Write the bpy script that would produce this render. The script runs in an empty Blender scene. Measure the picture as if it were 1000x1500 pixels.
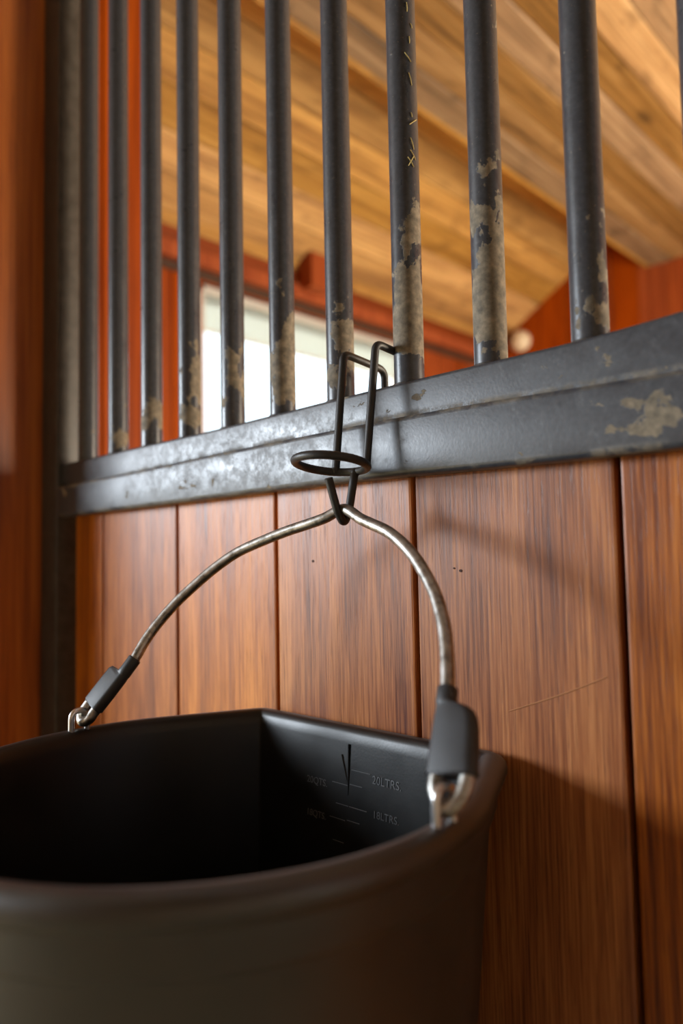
import bpy, bmesh, math, random
from mathutils import Vector, Matrix
from math import pi, sin, cos, radians, sqrt, atan2

random.seed(7)
scene = bpy.context.scene
COL = scene.collection

# ---------------------------------------------------------------- camera
F_PX = 1077.5
YAW, PITCH, ROLL = 0.764817, 0.0630588, -0.0194245
CAM = Vector((0.409592, -0.499015, 0.0))
cam_data = bpy.data.cameras.new('camera')
cam = bpy.data.objects.new('camera', cam_data)
COL.objects.link(cam)
fwd = Vector((-sin(YAW) * cos(PITCH), cos(YAW) * cos(PITCH), sin(PITCH)))
rgt = Vector((cos(YAW), sin(YAW), 0))
upv = rgt.cross(fwd)
r2 = rgt * cos(ROLL) + upv * sin(ROLL)
u2 = -rgt * sin(ROLL) + upv * cos(ROLL)
cam.matrix_world = Matrix(((r2.x, u2.x, -fwd.x, CAM.x), (r2.y, u2.y, -fwd.y, CAM.y),
                           (r2.z, u2.z, -fwd.z, CAM.z), (0, 0, 0, 1)))
cam_data.sensor_fit = 'VERTICAL'
cam_data.sensor_height = 36.0
cam_data.sensor_width = 24.0
cam_data.lens = 36.0 * F_PX / 1500.0
cam_data.clip_start = 0.02
cam_data.clip_end = 200
cam_data.dof.use_dof = True
cam_data.dof.focus_distance = 0.630
cam_data.dof.aperture_fstop = 2.6
cam_data.dof.aperture_blades = 9
scene.camera = cam

# ---------------------------------------------------------------- light
scene.view_settings.view_transform = 'Standard'
scene.view_settings.look = 'None'
scene.view_settings.gamma = 1.0
scene.view_settings.use_curve_mapping = False
scene.view_settings.exposure = 0.3

world = bpy.data.worlds.new('overcast_sky')
scene.world = world
world.use_nodes = True
wn = world.node_tree.nodes
wn['Background'].inputs['Color'].default_value = (0.72, 0.87, 1.0, 1)
wn['Background'].inputs['Strength'].default_value = 2.2


def area_light(name, loc, target, sx, sy, power, color):
    d = bpy.data.lights.new(name, 'AREA')
    d.shape = 'RECTANGLE'
    d.size, d.size_y = sx, sy
    d.energy = power
    d.color = color
    o = bpy.data.objects.new(name, d)
    COL.objects.link(o)
    o.location = loc
    o.rotation_euler = (Vector(target) - Vector(loc)).to_track_quat('-Z', 'Y').to_euler()
    return o


# daylight entering by the open end door of the aisle
area_light('aisle_door_daylight', (-3.25, -2.75, 0.72), (0.0, 0.0, 0.0), 1.35, 0.9, 150, (0.83, 0.915, 1.0))
# warm fill lamp added inside the stall to brighten its ceiling
area_light('stall_fill_lamp', (1.78, 1.9, 0.1), (-1.6, 1.9, 1.0), 1.3, 1.6, 150, (1.0, 0.86, 0.66))
sun_d = bpy.data.lights.new('sun', 'SUN')
sun_d.energy = 15.0
sun_d.angle = radians(0.6)
sun_d.color = (1.0, 0.9, 0.74)
sun = bpy.data.objects.new('sun', sun_d)
COL.objects.link(sun)
sun.location = (0, 0, 6)
sun.rotation_euler = Vector((0.90, 0.30, -1.0)).to_track_quat('-Z', 'Y').to_euler()


# ---------------------------------------------------------------- node helper
class NT:
    def __init__(self, name):
        self.m = bpy.data.materials.new(name)
        self.m.use_nodes = True
        self.t = self.m.node_tree
        self.b = self.t.nodes['Principled BSDF']
        self.out = self.t.nodes['Material Output']

    def n(self, kind, **kw):
        nd = self.t.nodes.new(kind)
        for k, v in kw.items():
            setattr(nd, k, v)
        return nd

    def val(self, sock, v):
        if hasattr(v, 'links') or isinstance(v, bpy.types.NodeSocket):
            self.t.links.new(v, sock)
        else:
            sock.default_value = v

    def link(self, a, b):
        self.t.links.new(a, b)

    def math(self, op, a, b=0.0, c=0.0, clamp=False):
        nd = self.n('ShaderNodeMath', operation=op)
        nd.use_clamp = clamp
        self.val(nd.inputs[0], a)
        self.val(nd.inputs[1], b)
        self.val(nd.inputs[2], c)
        return nd.outputs[0]

    def vmath(self, op, a, b):
        nd = self.n('ShaderNodeVectorMath', operation=op)
        self.val(nd.inputs[0], a)
        self.val(nd.inputs[1], b)
        return nd.outputs[0]

    def obj(self, rand=0.0):
        c = self.n('ShaderNodeTexCoord').outputs['Object']
        if rand:
            oi = self.n('ShaderNodeObjectInfo')
            r = self.math('MULTIPLY', oi.outputs['Random'], rand)
            cb = self.n('ShaderNodeCombineXYZ')
            for i in range(3):
                self.val(cb.inputs[i], r)
            c = self.vmath('ADD', c, cb.outputs[0])
        return c

    def noise(self, vec, scale, detail=4.0, rough=0.55, dist=0.0):
        nd = self.n('ShaderNodeTexNoise')
        self.val(nd.inputs['Vector'], vec)
        nd.inputs['Scale'].default_value = scale
        nd.inputs['Detail'].default_value = detail
        nd.inputs['Roughness'].default_value = rough
        nd.inputs['Distortion'].default_value = dist
        return nd.outputs['Fac']

    def ramp(self, fac, stops):
        nd = self.n('ShaderNodeValToRGB')
        el = nd.color_ramp.elements
        while len(el) < len(stops):
            el.new(0.5)
        for e, (p, c) in zip(el, stops):
            e.position = p
            e.color = (c, c, c, 1) if isinstance(c, (int, float)) else (*c, 1)
        self.val(nd.inputs[0], fac)
        return nd.outputs[0]

    def smooth(self, x, lo, hi):
        nd = self.n('ShaderNodeMapRange', interpolation_type='SMOOTHSTEP')
        self.val(nd.inputs['Value'], x)
        nd.inputs['From Min'].default_value = lo
        nd.inputs['From Max'].default_value = hi
        return nd.outputs['Result']

    def mix(self, fac, a, b, mode='MIX'):
        nd = self.n('ShaderNodeMix', data_type='RGBA', blend_type=mode)
        self.val(nd.inputs[0], fac)
        for s, v in ((nd.inputs[6], a), (nd.inputs[7], b)):
            if isinstance(v, tuple):
                v = (*v, 1) if len(v) == 3 else v
            self.val(s, v)
        return nd.outputs[2]

    def bump(self, h, strength=0.2, dist=0.001):
        nd = self.n('ShaderNodeBump')
        self.val(nd.inputs['Height'], h)
        nd.inputs['Strength'].default_value = strength
        nd.inputs['Distance'].default_value = dist
        self.link(nd.outputs[0], self.b.inputs['Normal'])

    def set(self, **kw):
        for k, v in kw.items():
            k = k.replace('_', ' ')
            if isinstance(v, tuple) and len(v) == 3:
                v = (*v, 1)
            self.val(self.b.inputs[k], v)
        return self.m

    def xyz(self, vec):
        nd = self.n('ShaderNodeSeparateXYZ')
        self.val(nd.inputs[0], vec)
        return nd.outputs


def wood(name, dark, mid, light, grain='z', rough=0.4, coat=0.0, vary=0.25, fine=260.0, broad=26.0, knots=0.0, spec=0.5):
    t = NT(name)
    c = t.obj(13.7)
    ax = 'xyz'.index(grain)

    def sc(a, b):
        v = [a, a, a]
        v[ax] = b
        return t.vmath('MULTIPLY', c, tuple(v))
    f1 = t.noise(sc(fine, fine * 0.022), 1.0, 5, 0.6)
    f2 = t.noise(sc(broad, broad * 0.06), 1.0, 6, 0.6, 0.6)
    f3 = t.noise(sc(fine * 2.2, fine * 0.06), 1.0, 2, 0.5)
    f = t.math('ADD', t.math('MULTIPLY', f1, 0.5), t.math('MULTIPLY', f2, 0.5))
    col = t.ramp(f, [(0.36, dark), (0.5, mid), (0.64, light)])
    pores = t.smooth(f3, 0.60, 0.70)
    col = t.mix(t.math('MULTIPLY', pores, 0.45), col, tuple(x * 0.55 for x in dark))
    if knots:
        vo = t.n('ShaderNodeTexVoronoi')
        t.val(vo.inputs['Vector'], sc(5.0, 1.9))
        vo.inputs['Scale'].default_value = 1.0
        k = t.smooth(vo.outputs['Distance'], 0.16, 0.03)
        gate = t.smooth(t.noise(sc(2.3, 0.9), 1.0, 1), 0.45, 0.55)
        ring = t.smooth(t.noise(sc(9, 3.2), 1.0, 3, 0.6, 1.2), 0.56, 0.66)
        col = t.mix(t.math('MULTIPLY', t.math('MULTIPLY', k, gate), knots), col, tuple(x * 0.35 for x in dark))
        col = t.mix(t.math('MULTIPLY', ring, knots * 0.45), col, tuple(x * 0.75 for x in dark))
    hs = t.n('ShaderNodeHueSaturation')
    oi = t.n('ShaderNodeObjectInfo')
    wn_ = t.n('ShaderNodeTexWhiteNoise', noise_dimensions='1D')
    t.val(wn_.inputs['W'], t.math('MULTIPLY', oi.outputs['Random'], 91.0))
    t.val(hs.inputs['Value'], t.math('ADD', t.math('MULTIPLY', oi.outputs['Random'], vary), 1.0 - vary / 2))
    t.val(hs.inputs['Saturation'], t.math('ADD', t.math('MULTIPLY', wn_.outputs['Value'], vary * 0.6), 1.0 - vary * 0.3))
    t.link(col, hs.inputs['Color'])
    t.bump(t.math('ADD', f1, t.math('MULTIPLY', pores, -0.6)), 0.25, 0.0006)
    r = t.math('ADD', t.math('MULTIPLY', f1, 0.22), rough - 0.11)
    t.set(Base_Color=hs.outputs['Color'], Roughness=r, Coat_Weight=coat, Coat_Roughness=0.35)
    t.b.inputs['Specular IOR Level'].default_value = spec
    return t.m


def plain(name, col, rough=0.5, metal=0.0, bump_scale=0.0, bump_str=0.1, vary=0.1, spec=0.5):
    t = NT(name)
    c = t.obj()
    f = t.noise(c, 60.0, 5, 0.6)
    lo = tuple(x * (1 - vary) for x in col)
    hi = tuple(min(1, x * (1 + vary)) for x in col)
    t.set(Base_Color=t.ramp(f, [(0.3, lo), (0.7, hi)]), Metallic=metal,
          Roughness=t.math('ADD', t.math('MULTIPLY', f, 0.16), rough - 0.08))
    t.b.inputs['Specular IOR Level'].default_value = spec
    if bump_scale:
        t.bump(t.noise(c, bump_scale, 3, 0.6), bump_str, 0.0006)
    return t.m


# front boards: varnished reddish hardwood
M_BOARD = wood('varnished_hardwood', (0.115, 0.022, 0.005), (0.370, 0.110, 0.019), (0.60, 0.222, 0.046),
               'z', 0.42, 0.0, 0.20, 480.0, 30.0, spec=0.42)
M_POST = wood('varnished_post_wood', (0.20, 0.038, 0.004), (0.46, 0.115, 0.011), (0.64, 0.190, 0.022),
              'z', 0.4, 0.2, 0.1, 120.0, 22.0)
M_RED = wood('red_brown_wall_wood', (0.17, 0.026, 0.003), (0.30, 0.056, 0.005), (0.40, 0.085, 0.008),
             'z', 0.6, 0.0, 0.25, 110.0, 14.0, spec=0.15)
M_BEAM = wood('red_brown_beam_wood', (0.12, 0.022, 0.006), (0.21, 0.042, 0.010), (0.30, 0.068, 0.016),
              'y', 0.5, 0.0, 0.1, 90.0, 12.0)
M_CEIL = wood('pine_roof_boards', (0.22, 0.100, 0.020), (0.49, 0.268, 0.058), (0.68, 0.415, 0.115),
              'y', 0.6, 0.0, 0.50, 70.0, 11.0, 0.9)
M_SOFFIT = wood('weathered_pine_boards', (0.13, 0.070, 0.024), (0.37, 0.215, 0.082), (0.60, 0.405, 0.190),
                'y', 0.65, 0.0, 0.75, 60.0, 9.0, 1.0)
M_SHADEBAND = wood('shade_band_wood', (0.03, 0.015, 0.008), (0.06, 0.028, 0.014), (0.09, 0.045, 0.022), 'y', 0.6)  # dark tone stands for the shadow band under the beam
M_BACK = plain('dark_board_backing', (0.045, 0.014, 0.006), 0.8)


def steel_paint(name, is_bar):
    t = NT(name)
    c = t.obj(5.3) if is_bar else t.obj()
    raw = t.obj()
    s = t.xyz(raw)
    fine = t.noise(c, 240.0, 4, 0.65)
    blot = t.noise(t.vmath('MULTIPLY', c, (1, 1, 0.75) if is_bar else (0.7, 1, 1)), 42.0, 9, 0.58, 0.3)
    base = t.ramp(fine, [(0.3, (0.029, 0.033, 0.042)), (0.7, (0.050, 0.056, 0.068))])
    mud = t.ramp(t.noise(c, 130.0, 6, 0.62), [(0.28, (0.075, 0.066, 0.050)), (0.5, (0.16, 0.135, 0.098)), (0.74, (0.29, 0.24, 0.17))])
    if is_bar:
        oi = t.n('ShaderNodeObjectInfo')
        cs = t.n('ShaderNodeSeparateColor')
        t.link(oi.outputs['Color'], cs.inputs[0])
        amount, lo, hi = cs.outputs[0], cs.outputs[1], cs.outputs[2]
        # splashes of dried mud between heights lo and hi above the rail, more on the side away from the aisle post
        a = t.math('DIVIDE', t.math('SUBTRACT', s[2], lo), 0.015)
        b = t.math('DIVIDE', t.math('SUBTRACT', hi, s[2]), 0.05)
        band = t.math('MINIMUM', t.math('MINIMUM', a, b), 1.0)
        band = t.math('MAXIMUM', band, -1.4)
        g = t.math('ADD', blot, t.math('MULTIPLY', band, 0.15))
        g = t.math('ADD', g, t.math('MULTIPLY', s[0], 7.5))
        g = t.math('ADD', g, t.math('MULTIPLY', t.math('SUBTRACT', amount, 0.5), 0.3))
        mask = t.smooth(g, 0.632, 0.644)
        specks = t.smooth(t.noise(c, 420.0, 2, 0.5), 0.69, 0.72)
        mask = t.math('MAXIMUM', mask, t.math('MULTIPLY', specks, 0.5))
        rub = t.math('MULTIPLY', t.smooth(t.noise(c, 95.0, 6, 0.7), 0.55, 0.75), 0.25)
    else:
        x, z = s[0], s[2]
        # right-hand scraped patch, groove dirt, bottom edge dirt, chalky scuffs left of the hook
        right = t.math('MULTIPLY', t.smooth(x, 0.165, 0.235), t.smooth(t.math('ABSOLUTE', t.math('SUBTRACT', z, 0.092)), 0.028, 0.004))
        g = t.math('ADD', blot, t.math('MULTIPLY', right, 0.19))
        mask = t.smooth(g, 0.665, 0.680)
        gz = t.math('SUBTRACT', z, t.math('SUBTRACT', 0.1203, t.math('MULTIPLY', t.math('ABSOLUTE', x), 0.0175)))
        groove = t.math('MULTIPLY', t.smooth(t.math('ABSOLUTE', gz), 0.0060, 0.0010), t.smooth(t.noise(c, 45.0, 9, 0.75), 0.42, 0.58))
        mask = t.math('MAXIMUM', mask, t.math('MULTIPLY', groove, 0.8))
        low = t.math('MULTIPLY', t.smooth(z, 0.0735, 0.0685), t.smooth(blot, 0.48, 0.56))
        mask = t.math('MAXIMUM', mask, t.math('MULTIPLY', low, 0.6))
        left = t.math('MULTIPLY', t.smooth(x, 0.0, -0.10), t.smooth(x, -0.52, -0.36))
        sc = t.math('ADD', t.noise(c, 85.0, 12, 0.78), t.math('MULTIPLY', left, 0.12))
        rub = t.math('MULTIPLY', t.smooth(sc, 0.53, 0.74), 0.60)
    col = t.mix(rub, base, (0.125, 0.133, 0.145))
    col = t.mix(mask, col, mud)
    rough = t.math('ADD', t.math('MULTIPLY', mask, 0.42), t.math('ADD', t.math('MULTIPLY', blot, 0.36), t.math('ADD', 0.15 if is_bar else 0.19, t.math('MULTIPLY', rub, 0.28))))
    orange_peel = t.noise(c, 420.0, 2, 0.5)
    t.bump(t.math('ADD', t.math('MULTIPLY', orange_peel, 0.35 if not is_bar else 0.15), mask), 0.35, 0.0005)
    t.set(Base_Color=col, Roughness=rough, Metallic=0.0)
    t.b.inputs['Specular IOR Level'].default_value = 0.55
    return t.m


M_BAR = steel_paint('painted_steel_bar', True)
M_RAIL = steel_paint('painted_steel_rail', False)
M_STILE = plain('painted_steel_stile', (0.052, 0.047, 0.041), 0.45, 0, 300, 0.15, 0.35)


def black_plastic(name, lo, hi, rough, spec=0.5):
    t = NT(name)
    t.b.inputs['Specular IOR Level'].default_value = spec
    c = t.obj()
    n1 = t.noise(t.vmath('MULTIPLY', c, (12, 12, 260)), 1.0, 4, 0.6)
    n2 = t.noise(c, 22.0, 6, 0.6)
    t.bump(t.math('ADD', t.math('MULTIPLY', n1, 0.5), t.noise(c, 500, 2, 0.5)), 0.10, 0.0005)
    t.set(Base_Color=t.ramp(n2, [(0.35, lo), (0.7, hi)]),
          Roughness=t.math('ADD', rough - 0.1, t.math('MULTIPLY', n2, 0.22)))
    return t.m


M_PLASTIC = black_plastic('black_moulded_plastic', (0.007, 0.0075, 0.008), (0.011, 0.0115, 0.012), 0.38)  # inside of the bucket, colour darkened because it is unlit
M_PLASTIC_OUT = black_plastic('lit_dusty_black_plastic', (0.017, 0.0165, 0.0145), (0.027, 0.0255, 0.022), 0.42, 0.95)  # dusty rim and outside, paled further to stand for light on them
M_LETTER = plain('lit_plastic_lettering', (0.10, 0.107, 0.115), 0.45)  # same plastic, paler to stand for light caught by the raised marks
M_COATED = plain('black_coated_wire', (0.020, 0.020, 0.021), 0.46, 0, 900, 0.25, 0.3)
M_RUBBER = plain('black_rubber_sleeve', (0.030, 0.033, 0.038), 0.5, 0, 700, 0.1, 0.2)


def wire_metal():
    t = NT('dull_steel_wire')
    c = t.obj()
    n1 = t.noise(c, 120.0, 7, 0.7)
    t.set(Base_Color=t.ramp(n1, [(0.32, (0.14, 0.13, 0.115)), (0.5, (0.42, 0.41, 0.385)), (0.7, (0.56, 0.55, 0.525))]),
          Metallic=1.0, Roughness=t.math('ADD', 0.30, t.math('MULTIPLY', n1, 0.2)))
    return t.m


M_WIRE = wire_metal()
M_CHROME = plain('bright_plated_steel', (0.78, 0.79, 0.80), 0.30, 1.0)
M_CREAM = plain('cream_enamel', (0.80, 0.72, 0.55), 0.45)
M_DARKGLASS = plain('dark_lens', (0.02, 0.02, 0.02), 0.2)
M_FRAME = plain('grey_white_window_frame', (0.62, 0.64, 0.63), 0.5)
M_FLOOR = plain('aisle_floor_straw_dust', (0.34, 0.29, 0.17), 0.8, 0, 40, 0.3, 0.25)
M_STRAW = plain('straw_bedding', (0.50, 0.36, 0.16), 0.9, 0, 60, 0.5, 0.3)
M_GROUND = plain('dry_yard_ground', (0.36, 0.31, 0.18), 0.9, 0, 3, 0.3, 0.25)
M_DARKROOF = plain('dark_roof_lining', (0.16, 0.11, 0.07), 0.8)
M_PALE = plain('aisle_wall_boards', (0.50, 0.37, 0.25), 0.8)
M_PALEROOF = plain('aisle_roof_lining', (0.22, 0.15, 0.09), 0.8)
M_SCRATCH = plain('scratched_varnish', (0.40, 0.17, 0.065), 0.6)
M_HAY = plain('hay_stalk', (0.55, 0.46, 0.18), 0.7)


def blind():
    t = NT('translucent_blind_fabric')
    n1 = t.noise(t.obj(), 300, 2)
    col = t.ramp(n1, [(0.3, (0.50, 0.525, 0.525)), (0.7, (0.55, 0.575, 0.575))])
    tr = t.n('ShaderNodeBsdfTranslucent')
    di = t.n('ShaderNodeBsdfDiffuse')
    t.link(col, tr.inputs[0])
    t.link(col, di.inputs[0])
    mx = t.n('ShaderNodeMixShader')
    mx.inputs[0].default_value = 0.7
    t.link(di.outputs[0], mx.inputs[1])
    t.link(tr.outputs[0], mx.inputs[2])
    t.link(mx.outputs[0], t.out.inputs['Surface'])
    return t.m


def glass():
    t = NT('window_glass')
    tr = t.n('ShaderNodeBsdfTransparent')
    tr.inputs[0].default_value = (0.95, 0.98, 0.97, 1)
    gl = t.n('ShaderNodeBsdfGlossy')
    gl.inputs['Roughness'].default_value = 0.03
    mx = t.n('ShaderNodeMixShader')
    mx.inputs[0].default_value = 0.05
    t.link(tr.outputs[0], mx.inputs[1])
    t.link(gl.outputs[0], mx.inputs[2])
    t.link(mx.outputs[0], t.out.inputs['Surface'])
    return t.m


M_BLIND = blind()
M_GLASS = glass()


# ---------------------------------------------------------------- mesh helpers
def mesh_from(name, bm, mat, smooth=None):
    me = bpy.data.meshes.new(name)
    bmesh.ops.recalc_face_normals(bm, faces=bm.faces[:])
    bm.to_mesh(me)
    bm.free()
    me.materials.append(mat)
    if smooth is not None:
        me.shade_smooth()
        if smooth < 179:
            me.set_sharp_from_angle(angle=radians(smooth))
    return me


def link(name, me, parent=None, loc=(0, 0, 0)):
    o = bpy.data.objects.new(name, me)
    COL.objects.link(o)
    o.location = loc
    if parent is not None:
        o.parent = parent
    return o


def obj(name, bm, mat, parent=None, loc=(0, 0, 0), smooth=None):
    return link(name, mesh_from(name, bm, mat, smooth), parent, loc)


def thing(name, label, cat, loc=(0, 0, 0)):
    o = bpy.data.objects.new(name, None)
    o.empty_display_size = 0.05
    COL.objects.link(o)
    o.location = loc
    o['label'] = label
    o['category'] = cat
    return o


def struct_root(name, loc=(0, 0, 0)):
    o = bpy.data.objects.new(name, None)
    o.empty_display_size = 0.05
    COL.objects.link(o)
    o.location = loc
    o['kind'] = 'structure'
    return o


def box_bm(x0, x1, y0, y1, z0, z1, bev=0.0, seg=1, bm=None):
    own = bm is None
    b = bmesh.new()
    vs = [b.verts.new((x, y, z)) for x in (x0, x1) for y in (y0, y1) for z in (z0, z1)]
    for f in ((0, 1, 3, 2), (4, 6, 7, 5), (0, 4, 5, 1), (2, 3, 7, 6), (0, 2, 6, 4), (1, 5, 7, 3)):
        b.faces.new([vs[i] for i in f])
    if bev:
        bmesh.ops.bevel(b, geom=b.edges[:], offset=bev, segments=seg, affect='EDGES', profile=0.6)
    if own:
        return b
    me = bpy.data.meshes.new('tmp')
    b.to_mesh(me)
    b.free()
    bm.from_mesh(me)
    bpy.data.meshes.remove(me)
    return bm


def struct_box(name, mat, *a, **k):
    o = obj(name, box_bm(*a, **k), mat)
    o['kind'] = 'structure'
    return o


def catmull(pts, n=6, closed=False):
    P = [Vector(p) for p in pts]
    out = []
    N = len(P)
    rng = range(N if closed else N - 1)
    for i in rng:
        p0 = P[(i - 1) % N] if closed or i > 0 else P[0] * 2 - P[1]
        p1, p2 = P[i], P[(i + 1) % N]
        p3 = P[(i + 2) % N] if closed or i + 2 < N else P[-1] * 2 - P[-2]
        for k in range(n):
            t = k / n
            out.append(0.5 * ((2 * p1) + (p2 - p0) * t + (2 * p0 - 5 * p1 + 4 * p2 - p3) * t * t
                              + (-p0 + 3 * p1 - 3 * p2 + p3) * t ** 3))
    if not closed:
        out.append(P[-1])
    return out


def fillet(pts, rad, n=6):
    """polyline with rounded corners"""
    P = [Vector(p) for p in pts]
    out = [P[0]]
    for i in range(1, len(P) - 1):
        r = rad[i - 1] if isinstance(rad, (list, tuple)) else rad
        a, b = (P[i - 1] - P[i]), (P[i + 1] - P[i])
        la, lb = a.length, b.length
        a, b = a / la, b / lb
        ang = a.angle(b)
        d = min(r / math.tan(ang / 2), la * 0.49, lb * 0.49)
        s, e = P[i] + a * d, P[i] + b * d
        for k in range(n + 1):
            t = k / n
            out.append(s * (1 - t) ** 2 + P[i] * 2 * t * (1 - t) + e * t * t)
    out.append(P[-1])
    return out


def tube(bm, pts, r, seg=12, closed=False, cap=True):
    P = [Vector(p) for p in pts]
    N = len(P)
    tang = []
    for i in range(N):
        if closed:
            tang.append((P[(i + 1) % N] - P[i - 1]).normalized())
        else:
            tang.append((P[min(i + 1, N - 1)] - P[max(i - 1, 0)]).normalized())
    nrm = tang[0].orthogonal().normalized()
    rings = []
    for i in range(N):
        if i:
            q = tang[i - 1].rotation_difference(tang[i])
            nrm = (q @ nrm)
            nrm = (nrm - tang[i] * nrm.dot(tang[i])).normalized()
        bi = tang[i].cross(nrm)
        rr = r(i / max(1, N - 1)) if callable(r) else r
        rings.append([bm.verts.new(P[i] + (nrm * cos(2 * pi * k / seg) + bi * sin(2 * pi * k / seg)) * rr) for k in range(seg)])
    M = N if closed else N - 1
    off = 0
    if closed:
        # match the twist of the last ring to the first one
        best = min(range(seg), key=lambda s: (rings[-1][s].co - rings[0][0].co).length)
        off = best
    for i in range(M):
        A, B = rings[i], rings[(i + 1) % N]
        o2 = off if (closed and i == N - 1) else 0
        for k in range(seg):
            if o2:
                bm.faces.new((A[(k + o2) % seg], A[(k + 1 + o2) % seg], B[(k + 1) % seg], B[k]))
            else:
                bm.faces.new((A[k], A[(k + 1) % seg], B[(k + 1) % seg], B[k]))
    if cap and not closed:
        bm.faces.new(rings[0][::-1])
        bm.faces.new(rings[-1])
    return bm


def loft(bm, rings, cap=True):
    R = [[bm.verts.new(v) for v in ring] for ring in rings]
    n = len(R[0])
    for a, b in zip(R, R[1:]):
        for k in range(n):
            bm.faces.new((a[k], a[(k + 1) % n], b[(k + 1) % n], b[k]))
    if cap:
        bm.faces.new(R[0][::-1])
        bm.faces.new(R[-1])
    return bm


def lerp_tab(tab, x):
    if x <= tab[0][0]:
        return tab[0][1]
    for (x0, v0), (x1, v1) in zip(tab, tab[1:]):
        if x <= x1:
            t = (x - x0) / (x1 - x0)
            return v0 + (v1 - v0) * t
    return tab[-1][1]


# ================================================================ STRUCTURE
FLOOR_Z = -1.25
LX = -1.99      # inner face of the stall's left wall (the one with the window)
BY = 3.45       # inner face of the stall's back wall
EAVE = 1.31
SLOPE = 0.63
SOF_X, SOF_Z = -1.055, 1.53

# ground, floors
struct_box('floor', M_FLOOR, -3.4, 3.0, -4.5, 0.05, FLOOR_Z - 0.08, FLOOR_Z)
struct_box('floor_stall', M_STRAW, LX - 0.1, 2.0, 0.05, BY + 0.1, FLOOR_Z - 0.08, FLOOR_Z + 0.02)
struct_box('ground', M_GROUND, -40, 40, -40, 40, FLOOR_Z - 0.3, FLOOR_Z - 0.1)

# aisle shell behind the camera: opposite wall, closed right end, left end open as a wide doorway
struct_box('ceiling_aisle', M_PALEROOF, -3.4, 3.0, -4.5, -0.02, 1.75, 1.82)
struct_box('wall_opposite', M_PALE, -3.4, 3.0, -4.5, -4.4, FLOOR_Z, 1.75)
struct_box('wall_right', M_PALE, 2.9, 3.0, -4.4, 0.0, FLOOR_Z, 1.75)
struct_box('wall_left_end', M_PALE, -3.4, -3.3, -1.25, 0.0, FLOOR_Z, 1.75)
struct_box('wall_left_lintel', M_PALE, -3.4, -3.3, -4.4, -1.25, 1.30, 1.75)
struct_box('wall_front_left', M_POST, -3.4, -0.80, 0.0, 0.05, FLOOR_Z, 1.75)

# front wall under the rail: vertical boards, each a piece
wall_front = struct_root('wall_front')
JX0, JW = 0.01637, 0.17977
GAP = 0.0045


def board_mesh(w, zlo, zhi, mat, name='plank', bev=0.0022, th=0.018):
    return mesh_from(name, box_bm(-w / 2, w / 2, 0, th, zlo, zhi, bev, 2), mat)


full = board_mesh(JW - GAP, FLOOR_Z + 0.002, 0.082, M_BOARD)
xs = [-0.603] + [JX0 + (k - 3) * JW for k in range(0, 13)]
for i in range(len(xs) - 1):
    a, b = xs[i], xs[i + 1]
    if i == 0:
        me = board_mesh(b - a - GAP, FLOOR_Z + 0.002, 0.082, M_BOARD)
    else:
        me = full
    o = link('plank', me, wall_front, ((a + b) / 2, 0.0 + random.uniform(0, 0.0006), 0))
obj('board_backing', box_bm(-0.60, xs[-1], 0.0125, 0.03, FLOOR_Z, 0.075), M_BACK, wall_front)
# a faint dry scratch, a nail hole and two dents in the boards, their shade as dark discs
sb = bmesh.new()
tube(sb, catmull([(0.1041, 0.0003, -0.1192), (0.1471, 0.0003, -0.1020), (0.1826, 0.0003, -0.0858)], 6), 0.0005, 6)
obj('scratch', sb, M_SCRATCH, wall_front)
for hx, hz, hr in ((-0.1091, -0.0021, 0.0016), (0.0634, -0.0118, 0.0014), (0.0570, -0.0098, 0.0009)):
    hb_ = bmesh.new()
    bmesh.ops.create_cone(hb_, cap_ends=True, segments=10, radius1=hr, radius2=hr * 0.8, depth=0.0012,
                          matrix=Matrix.Translation((hx, 0.0004, hz)) @ Matrix.Rotation(pi / 2, 4, 'X') @ Matrix.Diagonal((1.3, 1, 1, 1)))
    obj('hole_disc', hb_, M_BACK, wall_front)
# stall-side wall beyond the right end of the grille (out of frame)
struct_box('wall_front_upper', M_POST, 0.62, 2.0, 0.0, 0.05, 0.16, 1.75)

# left wall of the stall with its window opening: boards around the hole
WY0, WY1 = 1.215, 2.52
WZ0, WZ1 = -0.15, 1.128
wall_left = struct_root('wall_left')
obj('wall_lining', box_bm(LX - 0.10, LX - 0.02, 0.05, WY0, FLOOR_Z, EAVE), M_BACK, wall_left)
obj('wall_lining', box_bm(LX - 0.10, LX - 0.02, WY1, BY, FLOOR_Z, EAVE), M_BACK, wall_left)
obj('wall_lining', box_bm(LX - 0.10, LX - 0.02, WY0, WY1, FLOOR_Z, WZ0), M_BACK, wall_left)
obj('wall_lining', box_bm(LX - 0.10, LX - 0.02, WY0, WY1, WZ1, EAVE), M_BACK, wall_left)


def side_plank(y0, y1, z0, z1):
    b = box_bm(-0.018, 0, -(y1 - y0) / 2 + 0.002, (y1 - y0) / 2 - 0.002, z0, z1, 0.002, 1)
    obj('plank', b, M_RED, wall_left, (LX, (y0 + y1) / 2, 0))


y = 0.06
while y < BY - 0.01:
    y2 = min(y + 0.145, BY)
    if abs(y2 - WY0) < 0.05:
        y2 = WY0
    if abs(y2 - WY1) < 0.05:
        y2 = WY1
    if y >= WY0 - 0.001 and y2 <= WY1 + 0.001:
        side_plank(y, y2, FLOOR_Z, WZ0)
        side_plank(y, y2, WZ1, EAVE)
    else:
        side_plank(y, y2, FLOOR_Z, EAVE)
    y = y2

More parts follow.
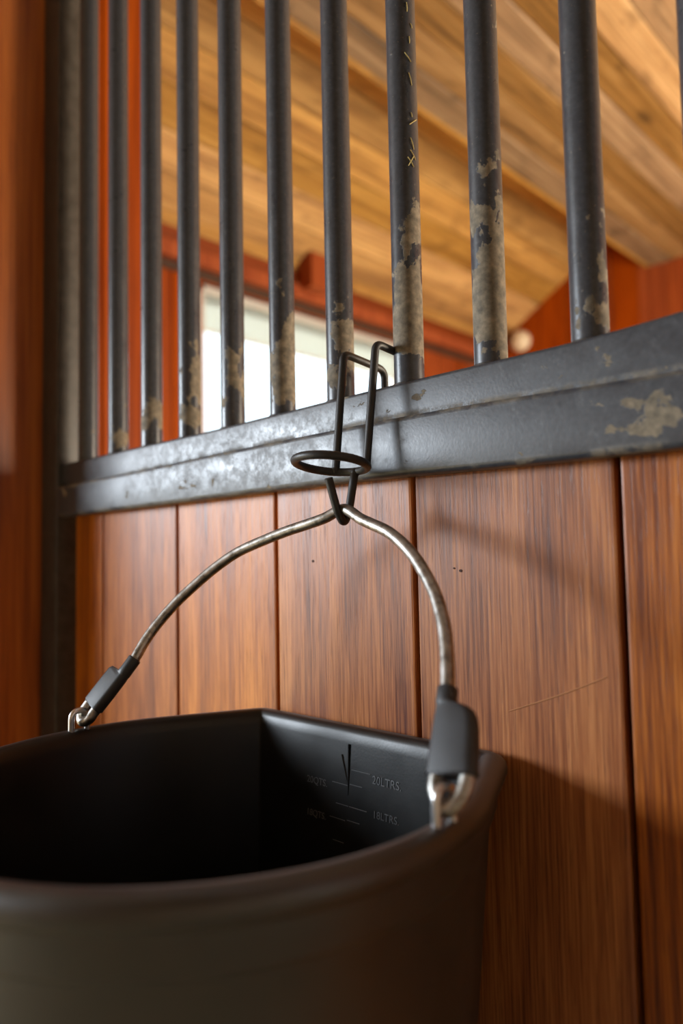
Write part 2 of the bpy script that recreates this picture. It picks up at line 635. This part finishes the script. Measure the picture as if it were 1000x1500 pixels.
# window
win = struct_root('window_1')
b = bmesh.new()
for (ya, yb, za, zb) in ((WY0, WY0 + 0.035, WZ0, WZ1), (WY1 - 0.035, WY1, WZ0, WZ1),
                         (WY0, WY1, WZ1 - 0.03, WZ1), (WY0, WY1, WZ0, WZ0 + 0.04)):
    box_bm(LX - 0.09, LX - 0.03, ya, yb, za, zb, 0.003, 1, b)
obj('window_frame', b, M_FRAME, win)
obj('window_pane', box_bm(LX - 0.066, LX - 0.062, WY0 + 0.03, WY1 - 0.03, WZ0 + 0.03, WZ1 - 0.03), M_GLASS, win)
obj('blind', box_bm(LX - 0.052, LX - 0.049, WY0 + 0.036, WY1 - 0.036, 0.95, WZ1 - 0.031), M_BLIND, win)
bb = bmesh.new()
tube(bb, [(LX - 0.05, WY0 + 0.036, 0.947), (LX - 0.05, WY1 - 0.036, 0.947)], 0.007, 8)
obj('blind_bottom_bar', bb, M_FRAME, win)

# head beam (wall plate) above the window, and a short block standing on it
plate = struct_root('trim_1')
obj('lintel_shade_strip', box_bm(LX - 0.005, LX + 0.012, 0.06, BY, 1.131, 1.168, 0.002, 1), M_SHADEBAND, plate)
obj('ledge_board', box_bm(LX - 0.005, LX + 0.045, 0.06, BY, 1.170, 1.232, 0.006, 2), M_RED, plate)  # lighter wood than the plate, standing for the lit band
obj('wall_plate', box_bm(LX - 0.01, LX + 0.012, 0.06, BY, 1.233, 1.305, 0.003, 1), M_BEAM, plate)
struct_box('trim_2', M_RED, LX + 0.028, LX + 0.12, 1.72, 1.83, 1.205, 1.365, bev=0.004)

# back wall boards
wall_back = struct_root('wall_back')
obj('wall_lining', box_bm(LX - 0.1, 2.0, BY + 0.02, BY + 0.1, FLOOR_Z, 1.95), M_BACK, wall_back)
xb = LX
while xb < 1.9:
    b = box_bm(-0.071, 0.071, 0, 0.02, FLOOR_Z, 1.95, 0.002, 1)
    obj('plank', b, M_RED, wall_back, (xb + 0.0725, BY, 0))
    xb += 0.145
struct_box('wall_stall_right', M_POST, 1.9, 2.0, 0.05, BY, FLOOR_Z, 1.6)

# sloping roof boards above the window wall, then a lower flat soffit of boards
ceil = struct_root('ceiling')
ang = math.atan(SLOPE)
W_C = 0.142
cl_me = mesh_from('plank', box_bm(-W_C / 2 + 0.0015, W_C / 2 - 0.0015, 0, BY - 0.02, 0, 0.022, 0.0025, 1), M_CEIL)
s = W_C / 2 - 0.05
k = 0
while s < 1.35:
    px, pz = LX - 0.03 + s * cos(ang), EAVE - 0.03 * SLOPE + s * sin(ang)
    o = link('plank', cl_me, ceil, (px, 0.02, pz))
    o.rotation_euler = (0, -ang, 0)
    s += W_C
    k += 1
b = bmesh.new()
box_bm(-0.02, 1.38, 0.0, BY, 0.024, 0.05, bm=b)
o = obj('roof_sheathing', b, M_DARKROOF, ceil, (LX - 0.06, 0.02, EAVE - 0.02))
o.rotation_euler = (0, -ang, 0)
soffit = struct_root('ceiling_soffit')
W_S = 0.118
so_me = mesh_from('plank', box_bm(-W_S / 2 + 0.0015, W_S / 2 - 0.0015, 0, BY - 0.02, 0, 0.022, 0.003, 1), M_SOFFIT)
xs_ = SOF_X + W_S / 2
i = 0
while xs_ < 1.95:
    link('plank', so_me, soffit, (xs_, 0.02, SOF_Z + (0.006 if i % 3 == 1 else 0.0) + random.uniform(0, 0.003)))
    xs_ += W_S
    i += 1
obj('fascia_board', box_bm(SOF_X - 0.02, SOF_X - 0.001, 0.02, BY - 0.005, SOF_Z, SOF_Z + 0.42, 0.002, 1), M_CEIL, soffit)
obj('roof_sheathing', box_bm(SOF_X, 2.0, 0.02, BY, SOF_Z + 0.034, SOF_Z + 0.06), M_DARKROOF, soffit)

# tall boarded partition just behind the left end of the grille
part = struct_root('wall_partition')
for i in range(2):
    b = box_bm(0, 0.03, -0.0655, 0.0655, FLOOR_Z, 1.75, 0.002, 1)
    obj('plank', b, M_RED, part, (-0.92, 0.263 - 0.134 * i, 0))

# round cream fitting on the back wall, near the corner
fit = thing('wall_fitting', 'small round cream fitting high on the dark red back wall', 'fixture', (-1.835, BY, 1.295))
b = bmesh.new()
prof = [(0.0, 0.0), (0.062, 0.0), (0.064, -0.012), (0.058, -0.035), (0.044, -0.055), (0.022, -0.066), (0.0, -0.068)]


def lathe_y(bm, prof, seg=28):
    rings = []
    for r, yy in prof:
        if r < 1e-6:
            rings.append([bm.verts.new((0, yy, 0))])
        else:
            rings.append([bm.verts.new((r * cos(2 * pi * k / seg), yy, r * sin(2 * pi * k / seg))) for k in range(seg)])
    for A, B in zip(rings, rings[1:]):
        for k in range(seg):
            a0, a1 = A[k % len(A)], A[(k + 1) % len(A)]
            b0, b1 = B[k % len(B)], B[(k + 1) % len(B)]
            vs = []
            for v in (a0, a1, b1, b0):
                if v not in vs:
                    vs.append(v)
            if len(vs) > 2:
                bm.faces.new(vs)
    return bm


obj('housing', lathe_y(b, prof), M_CREAM, fit, smooth=40)
b = lathe_y(bmesh.new(), [(0, 0.012), (0.020, 0.012), (0.021, -0.004), (0.016, -0.009), (0, -0.011)], 18)
ln = obj('lens', b, M_DARKGLASS, fit, (-0.030, -0.052, 0.014), smooth=40)

# timber post at the left edge
tp = obj('timber_post', box_bm(-0.80, -0.6705, -0.175, -0.001, FLOOR_Z, 1.75, 0.003, 2), M_POST)
tp['kind'] = 'structure'
tp.name = 'trim_3'

# ================================================================ GRILLE
grille = thing('stall_grille', 'dark grey steel stall grille of round upright bars on a worn rail', 'grille', (0, 0, 0))
TOP = [(-0.62, 0.1450), (-0.40, 0.1456), (-0.27, 0.1457), (-0.11, 0.1484), (0.0, 0.1503), (0.10, 0.1510), (0.17, 0.1510),
       (0.205, 0.1522), (0.25, 0.1550), (0.30, 0.1595), (0.36, 0.167), (0.62, 0.20)]
GRV = [(-0.62, 0.1115), (-0.40, 0.1140), (-0.25, 0.1170), (-0.11, 0.1182), (0.0, 0.1193), (0.10, 0.1186), (0.20, 0.1158), (0.25, 0.1150), (0.62, 0.113)]
BOT = [(-0.62, 0.0672), (-0.30, 0.0680), (-0.10, 0.0692), (0.0, 0.0686), (0.10, 0.0667), (0.2, 0.0654), (0.62, 0.0650)]
RX0, RX1 = -0.6185, 0.62


def tab_smooth(tab, x):
    return sum(lerp_tab(tab, x + d) for d in (-0.04, -0.02, 0, 0.02, 0.04)) / 5


def rail_sweep(section, n=80):
    bm = bmesh.new()
    rings = []
    for i in range(n + 1):
        x = RX0 + (RX1 - RX0) * i / n
        rings.append([(x, yy, zz) for yy, zz in section(x)])
    return loft(bm, rings)


def rsec(y0, y1, z0, z1, r, n=4):
    out = []
    for cx, cz, a0 in ((y0 + r, z0 + r, pi), (y1 - r, z0 + r, 1.5 * pi), (y1 - r, z1 - r, 0), (y0 + r, z1 - r, 0.5 * pi)):
        for k in range(n + 1):
            a = a0 + 0.5 * pi * k / n
            out.append((cx + r * cos(a), cz + r * sin(a)))
    return out


upper = rail_sweep(lambda x: rsec(-0.0115, 0.0262, 0.108, tab_smooth(TOP, x), 0.0035))
rail = obj('rail', upper, M_RAIL, grille, smooth=50)
lower = rail_sweep(lambda x: rsec(-0.0200, -0.0005, tab_smooth(BOT, x), tab_smooth(GRV, x), 0.0050))
obj('rail_plate', lower, M_RAIL, rail, smooth=50)

SP, BYC, BR, BX0 = 0.08393, 0.0075, 0.01345, 0.00987
dust = {0: (0.18, 0.0, 0.05), 1: (0.22, 0.0, 0.07), 2: (0.32, 0.01, 0.10), 3: (0.34, 0.01, 0.12), 4: (0.34, 0.01, 0.11),
        5: (0.42, 0.01, 0.125), 6: (0.46, 0.01, 0.115), 7: (0.66, 0.018, 0.135), 8: (0.88, 0.016, 0.120),
        9: (0.55, 0.012, 0.068), 10: (0.5, 0.010, 0.09), 11: (0.4, 0, 0.08), 12: (0.3, 0, 0.05)}
bar_b = bmesh.new()
tube(bar_b, [(0, 0, -0.03), (0, 0, 0.30), (0, 0, 0.7), (0, 0, 1.145)], BR, 40)
bar_me = mesh_from('bar', bar_b, M_BAR, 60)
bars = []
for kk in range(0, 13):
    x = BX0 + (kk - 7) * SP
    o = link('bar', bar_me, grille, (x, BYC, tab_smooth(TOP, x)))
    d = dust[kk]
    o.color = (d[0], d[1], d[2], 1)
    bars.append(o)
obj('corner_stile', box_bm(-0.6690, -0.6190, -0.0200, 0.0140, FLOOR_Z, 1.36, 0.0025, 3), M_STILE, grille, smooth=40)
obj('top_rail', box_bm(-0.6190, 0.62, -0.0115, 0.0262, 1.285, 1.34, 0.003, 2), M_STILE, grille)

# weld beads round the bar feet
wb = bmesh.new()
tube(wb, [(BR * 1.02 * cos(2 * pi * k / 20), BR * 1.02 * sin(2 * pi * k / 20), 0) for k in range(20)], 0.0016, 6, closed=True)
wb_me = mesh_from('weld', wb, M_STILE, 170)
for o in bars:
    link('weld', wb_me, o, (0, 0, 0.0004))

# a few hay stalks caught on the dusty bar behind the hook
hb = bmesh.new()
rh = random.Random(21)
for q in range(15):
    a = -0.30 + rh.uniform(-0.22, 0.22)
    z, l, tilt = 0.19 + 0.22 * rh.random(), rh.uniform(0.004, 0.011), rh.uniform(-1.1, 1.1)
    nn = Vector((cos(a), sin(a), 0))
    c = nn * (BR + 0.0003) + Vector((0, 0, z))
    tdir = Vector((-sin(a), cos(a), 0)) * sin(tilt) + Vector((0, 0, 1)) * cos(tilt)
    tube(hb, [c - tdir * l / 2, c + nn * 0.0006, c + tdir * l / 2], 0.00042, 5)
hs_ = obj('hay_wisps', hb, M_HAY, bars[7])
hs_['kind'] = 'stuff'

# ================================================================ WIRE HOOK
hook = thing('bucket_hook', 'black coated wire hanger with round ring hooked over the steel rail', 'hook', (-0.0186, -0.036, 0.075))


def hk(bm, name):
    o = obj(name, bm, M_COATED, hook, smooth=50)
    o.matrix_parent_inverse = Matrix.Translation(-Vector(hook.location))
    return o


WR = 0.0035
bm = bmesh.new()
for lx0, lx1, zt in ((-0.0372, -0.0366, 0.1835), (0.0012, -0.0006, 0.1845)):
    path = fillet([(lx1, -0.0404, 0.0760), (lx0, -0.0268, zt), (lx0, 0.0292, zt - 0.0056), (lx0, 0.0305, 0.085)], [0.0075, 0.010], 7)
    tube(bm, path, WR, 14)
tube(bm, fillet([(-0.0372, 0.0305, 0.087), (-0.0372, 0.0307, 0.082), (0.0012, 0.0307, 0.082), (0.0012, 0.0305, 0.087)], 0.004, 4), WR, 12)
hk(bm, 'hanger_frame')
bm = bmesh.new()
ring = [(-0.0186 + 0.0302 * cos(a), -0.0644 + 0.0302 * sin(a), 0.0789 - 0.0302 * sin(a) * 0.1425)
        for a in [2 * pi * k / 64 for k in range(64)]]
tube(bm, ring, 0.0036, 14, closed=True)
for cx, cy, cz in ((-0.0366, -0.0402, 0.0766), (-0.0006, -0.0402, 0.0766), (-0.0186, -0.0350, 0.0738)):
    bmesh.ops.create_icosphere(bm, subdivisions=2, radius=0.0044, matrix=Matrix.Translation((cx, cy, cz)))
hk(bm, 'ring')
bm = bmesh.new()
path = fillet([(-0.0186, -0.0352, 0.0745), (-0.0186, -0.0430, 0.0425), (-0.0186, -0.0500, 0.0280), (-0.0186, -0.0580, 0.0400), (-0.0186, -0.0676, 0.0668)],
              [0.012, 0.0065, 0.012], 7)
tube(bm, path, WR * 1.02, 14)
hk(bm, 'bucket_peg')

# ================================================================ BUCKET
BX, BCY, BRAD = -0.036, -0.182, 0.2035
ZR = -0.1480
bucket = thing('bucket', 'large black flat-backed plastic bucket hanging by its wire handle from the hook', 'bucket', (BX, -0.19, ZR - 0.32))
TB = Matrix.Translation(-Vector(bucket.location))


def bk(bm, name, mat, parent=None, smooth=50):
    o = obj(name, bm, mat, parent or bucket, smooth=smooth)
    if parent is None:
        o.matrix_parent_inverse = TB
    else:
        o.matrix_parent_inverse = Matrix.Identity(4)
    return o


def outline(d, hb=0.142):
    """closed D-shaped outline, d metres inside the outer lip; counter-clockwise from the back centre going left"""
    R_ = BRAD - d
    yb = -0.0045 - d
    h = hb - d * 0.80
    rf = max(0.0035, 0.022 - d * 1.05)
    corner = Vector((h, yb))
    c = Vector((0, BCY))
    v = c - corner
    D = v.length
    base = atan2(v.y, v.x)
    # tangent from the corner to the circle, on the outer (right) side
    al = math.asin(min(1, R_ / D))
    dirv = Vector((cos(base + al), sin(base + al)))
    L = sqrt(max(0, D * D - R_ * R_))
    T = corner + dirv * L
    # corner fillet
    a = Vector((-1, 0))
    bdir = dirv
    angc = a.angle(bdir)
    dd = rf / math.tan(angc / 2)
    P1, P2 = corner + a * dd, corner + bdir * dd
    right = []
    for k in range(10):
        t = k / 10
        right.append(Vector((P1.x * t, yb)))
    for k in range(8):
        t = k / 8
        right.append(P1 * (1 - t) ** 2 + corner * 2 * t * (1 - t) + P2 * t * t)
    for k in range(10):
        right.append(P2.lerp(T, k / 10))
    a0 = atan2(T.y - c.y, T.x - c.x)
    for k in range(41):
        aa = a0 + (-pi / 2 - a0) * k / 40
        right.append(c + Vector((cos(aa), sin(aa))) * R_)
    left = [Vector((-p.x, p.y)) for p in right[1:-1]][::-1]
    return [Vector((p.x + BX, p.y)) for p in right + left]


prof = [(0.060, -0.312), (0.050, -0.310), (0.046, -0.300), (0.034, -0.17), (0.0215, -0.035), (0.0200, -0.014), (0.0188, -0.0060), (0.0168, -0.0020),
        (0.0140, -0.0004), (0.0105, 0.0), (0.0068, -0.0006), (0.0034, -0.0024), (0.0010, -0.0056), (0.0, -0.0095),
        (0.0004, -0.0130), (0.0022, -0.0158), (0.0052, -0.0172), (0.0066, -0.0185), (0.0070, -0.0215), (0.0078, -0.0380),
        (0.0086, -0.0405), (0.0112, -0.0425), (0.0125, -0.0450), (0.0220, -0.17), (0.0330, -0.306), (0.037, -0.316), (0.045, -0.319)]
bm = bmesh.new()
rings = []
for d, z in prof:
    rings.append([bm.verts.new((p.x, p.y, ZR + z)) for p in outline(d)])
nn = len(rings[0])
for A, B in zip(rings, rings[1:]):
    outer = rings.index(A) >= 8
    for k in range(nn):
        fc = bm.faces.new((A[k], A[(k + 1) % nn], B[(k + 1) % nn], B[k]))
        fc.material_index = 1 if outer else 0  # lit copy on rim and outside, shaded copy inside
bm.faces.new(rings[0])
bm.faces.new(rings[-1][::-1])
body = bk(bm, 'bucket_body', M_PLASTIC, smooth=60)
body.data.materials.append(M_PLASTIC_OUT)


# volume marks moulded on the inside of the flat back
def inner_y(zr):
    pts = [(-0.30, 0.046), (-0.17, 0.034), (-0.035, 0.0215)]
    return -0.0045 - lerp_tab(pts, zr)


def lettering(text, x, z, size, name):
    cu = bpy.data.curves.new('tmp_text', 'FONT')
    cu.body = text
    cu.size = size
    cu.extrude = 0.00025
    cu.align_x = 'LEFT'
    to = bpy.data.objects.new('tmp_text', cu)
    COL.objects.link(to)
    dg = bpy.context.evaluated_depsgraph_get()
    me = bpy.data.meshes.new_from_object(to.evaluated_get(dg))
    COL.objects.unlink(to)
    bpy.data.objects.remove(to)
    me.materials.clear()
    me.materials.append(M_LETTER)
    o = bpy.data.objects.new(name, me)
    COL.objects.link(o)
    o.parent = bucket
    o.matrix_parent_inverse = TB
    o.location = (x, inner_y(z - ZR) - 0.0002, z)
    o.rotation_euler = (radians(90 - 5.3), 0, 0)
    return o


lettering('20LTRS.', -0.0140, -0.1900, 0.0095, 'lettering')
lettering('20QTS.', -0.0930, -0.2030, 0.0085, 'lettering')
lettering('18LTRS.', -0.0120, -0.2170, 0.0085, 'lettering')
lettering('18QTS.', -0.0915, -0.2310, 0.0080, 'lettering')
for (x0, x1, z) in ((-0.044, -0.0225, -0.1832), (-0.0665, -0.0475, -0.1970), (-0.0455, -0.031, -0.1955), (-0.0610, -0.0465, -0.2140),
                    (-0.0450, -0.0250, -0.2140), (-0.0680, -0.0495, -0.2265), (-0.0470, -0.0325, -0.2255), (-0.0630, -0.0500, -0.2450)):
    yy = inner_y(z - ZR)
    bk(box_bm(x0 + 0.006, x1 + 0.006, yy - 0.0005, yy + 0.001, z - 0.0003, z + 0.0003), 'volume_mark', M_LETTER)
# scrape marks above the gauge
bm = bmesh.new()
for pts in (((-0.0475, -0.162), (-0.0472, -0.205)), ((-0.0560, -0.172), (-0.0475, -0.197))):
    tube(bm, [(x + 0.006, inner_y(z - ZR) + 0.0005, z) for x, z in pts], 0.0008, 6)
bk(bm, 'scrape_mark', M_PLASTIC)

# handle: bent wire through both ears
wire = [(-0.1962, -0.1433, -0.088), (-0.1948, -0.1335, -0.0729), (-0.1898, -0.1237, -0.0578), (-0.1781, -0.1106, -0.0381),
        (-0.1612, -0.098, -0.0195), (-0.1439, -0.0874, -0.0041), (-0.1244, -0.0787, 0.0081), (-0.0988, -0.0717, 0.0173),
        (-0.0734, -0.0656, 0.0249), (-0.0516, -0.0614, 0.03), (-0.0342, -0.0577, 0.0345), (-0.0237, -0.0542, 0.0393),
        (-0.0156, -0.0526, 0.0412), (-0.0065, -0.054, 0.0383), (0.0073, -0.0575, 0.0318), (0.022, -0.0601, 0.0267),
        (0.0411, -0.0635, 0.0199), (0.0602, -0.069, 0.0099), (0.0772, -0.0755, -0.0015), (0.0922, -0.0828, -0.0141),
        (0.104, -0.0895, -0.0255), (0.113, -0.096, -0.0364), (0.1209, -0.1028, -0.0477), (0.1271, -0.1097, -0.059),
        (0.1326, -0.1169, -0.0706), (0.137, -0.1238, -0.0819)]
loop_r = [(0.14, -0.1307, -0.0928), (0.1478, -0.1517, -0.1264), (0.1518, -0.1568, -0.1347), (0.1595, -0.1599, -0.1402), (0.1661, -0.1560, -0.1346),
          (0.1672, -0.1484, -0.1227), (0.1600, -0.1362, -0.1030)]
loop_l = [(-0.2030, -0.1558, -0.1073), (-0.2140, -0.1715, -0.1312), (-0.2168, -0.1763, -0.1386), (-0.2240, -0.1786, -0.1414), (-0.2302, -0.1766, -0.1376),
          (-0.2307, -0.1716, -0.1301), (-0.2225, -0.1588, -0.1105)]
bm = bmesh.new()
tube(bm, catmull(loop_l[::-1] + wire + loop_r, 5), 0.0047, 16)
handle = bk(bm, 'handle', M_WIRE)


def sleeve(secs, name, th=0.0066):
    """secs: (main point, return point, radius) along the sleeve; stadium sections"""
    bm = bmesh.new()
    rings = []
    N = len(secs)
    hn = Vector((0.0392, -0.8429, 0.5366)).normalized()
    for i, (m, rt, rad) in enumerate(secs):
        m, rt = Vector(m), Vector(rt)
        w = rt - m
        w -= hn * w.dot(hn)
        ax = (Vector(secs[-1][0]) - Vector(secs[0][0])).normalized()
        w -= ax * w.dot(ax)
        wl = w.length
        wd = w / wl if wl > 1e-6 else Vector((1, 0, 0))
        ring = []
        for k in range(24):
            a = 2 * pi * k / 24
            ring.append(m + wd * (rad * cos(a) + (wl if cos(a) > 0 else 0)) + hn * rad * sin(a))
        rings.append(ring)
    loft(bm, rings)
    bmesh.ops.bevel(bm, geom=[e for e in bm.edges if len(e.link_faces) == 2 and any(len(f.verts) > 4 for f in e.link_faces)],
                    offset=0.001, segments=2, affect='EDGES')
    o = obj(name, bm, M_RUBBER, handle, smooth=50)
    return o


def sleeve_sections(m0, m1, m2, tm, r0, r1, tr, table):
    """m0-m1-m2 main wire (m1 at tm), r0 (at tr) - r1 returning wire; table of (t, spread, radius)"""
    m0, m1, m2, r0, r1 = (Vector(v) for v in (m0, m1, m2, r0, r1))
    out = []
    for t, sp, rad in table:
        m = m0.lerp(m1, t / tm) if t < tm else m1.lerp(m2, (t - tm) / (1 - tm))
        r = r0.lerp(r1, (t - tr) / (1 - tr))
        out.append((m, m + (r - m) * sp, rad))
    return out


sleeve(sleeve_sections(wire[-1], loop_r[0], loop_r[1], 0.25, (0.1572, -0.1314, -0.0953), (0.1672, -0.1484, -0.1227), 0.34,
                       ((-0.03, 0.02, 0.0058), (0.0, 0.02, 0.0064), (0.12, 0.02, 0.0065), (0.17, 0.06, 0.0065), (0.19, 0.22, 0.0063), (0.21, 0.45, 0.0060), (0.235, 0.66, 0.0060),
                        (0.28, 0.84, 0.0060), (0.36, 0.96, 0.0062), (0.45, 1.0, 0.0063), (0.6, 1.0, 0.0064), (0.97, 1.0, 0.0066), (1.0, 1.0, 0.0064))), 'sleeve')
sleeve(sleeve_sections(wire[0], loop_l[0], loop_l[1], 0.43, (-0.2198, -0.1546, -0.1042), (-0.2307, -0.1716, -0.1301), 0.43,
                       ((-0.03, 0.02, 0.0056), (0.0, 0.02, 0.0060), (0.22, 0.02, 0.0060), (0.28, 0.06, 0.0060), (0.295, 0.5, 0.0056), (0.31, 0.85, 0.0056),
                        (0.36, 1.0, 0.0058), (0.65, 1.0, 0.0060), (0.97, 1.0, 0.0060), (1.0, 1.0, 0.0058))), 'sleeve')

# plated staples through the rim that carry the handle
for (x, ya, yb, zt) in ((-0.2262, -0.1885, -0.1735, -0.1315), (0.1572, -0.1655, -0.1500, -0.1285)):
    bm = bmesh.new()
    tube(bm, fillet([(x, ya, ZR - 0.012), (x, ya, zt), (x, yb, zt), (x, yb, ZR - 0.012)], 0.0074, 8), 0.0027, 12)
    bk(bm, 'ear_staple', M_CHROME)

bpy.context.view_layer.update()
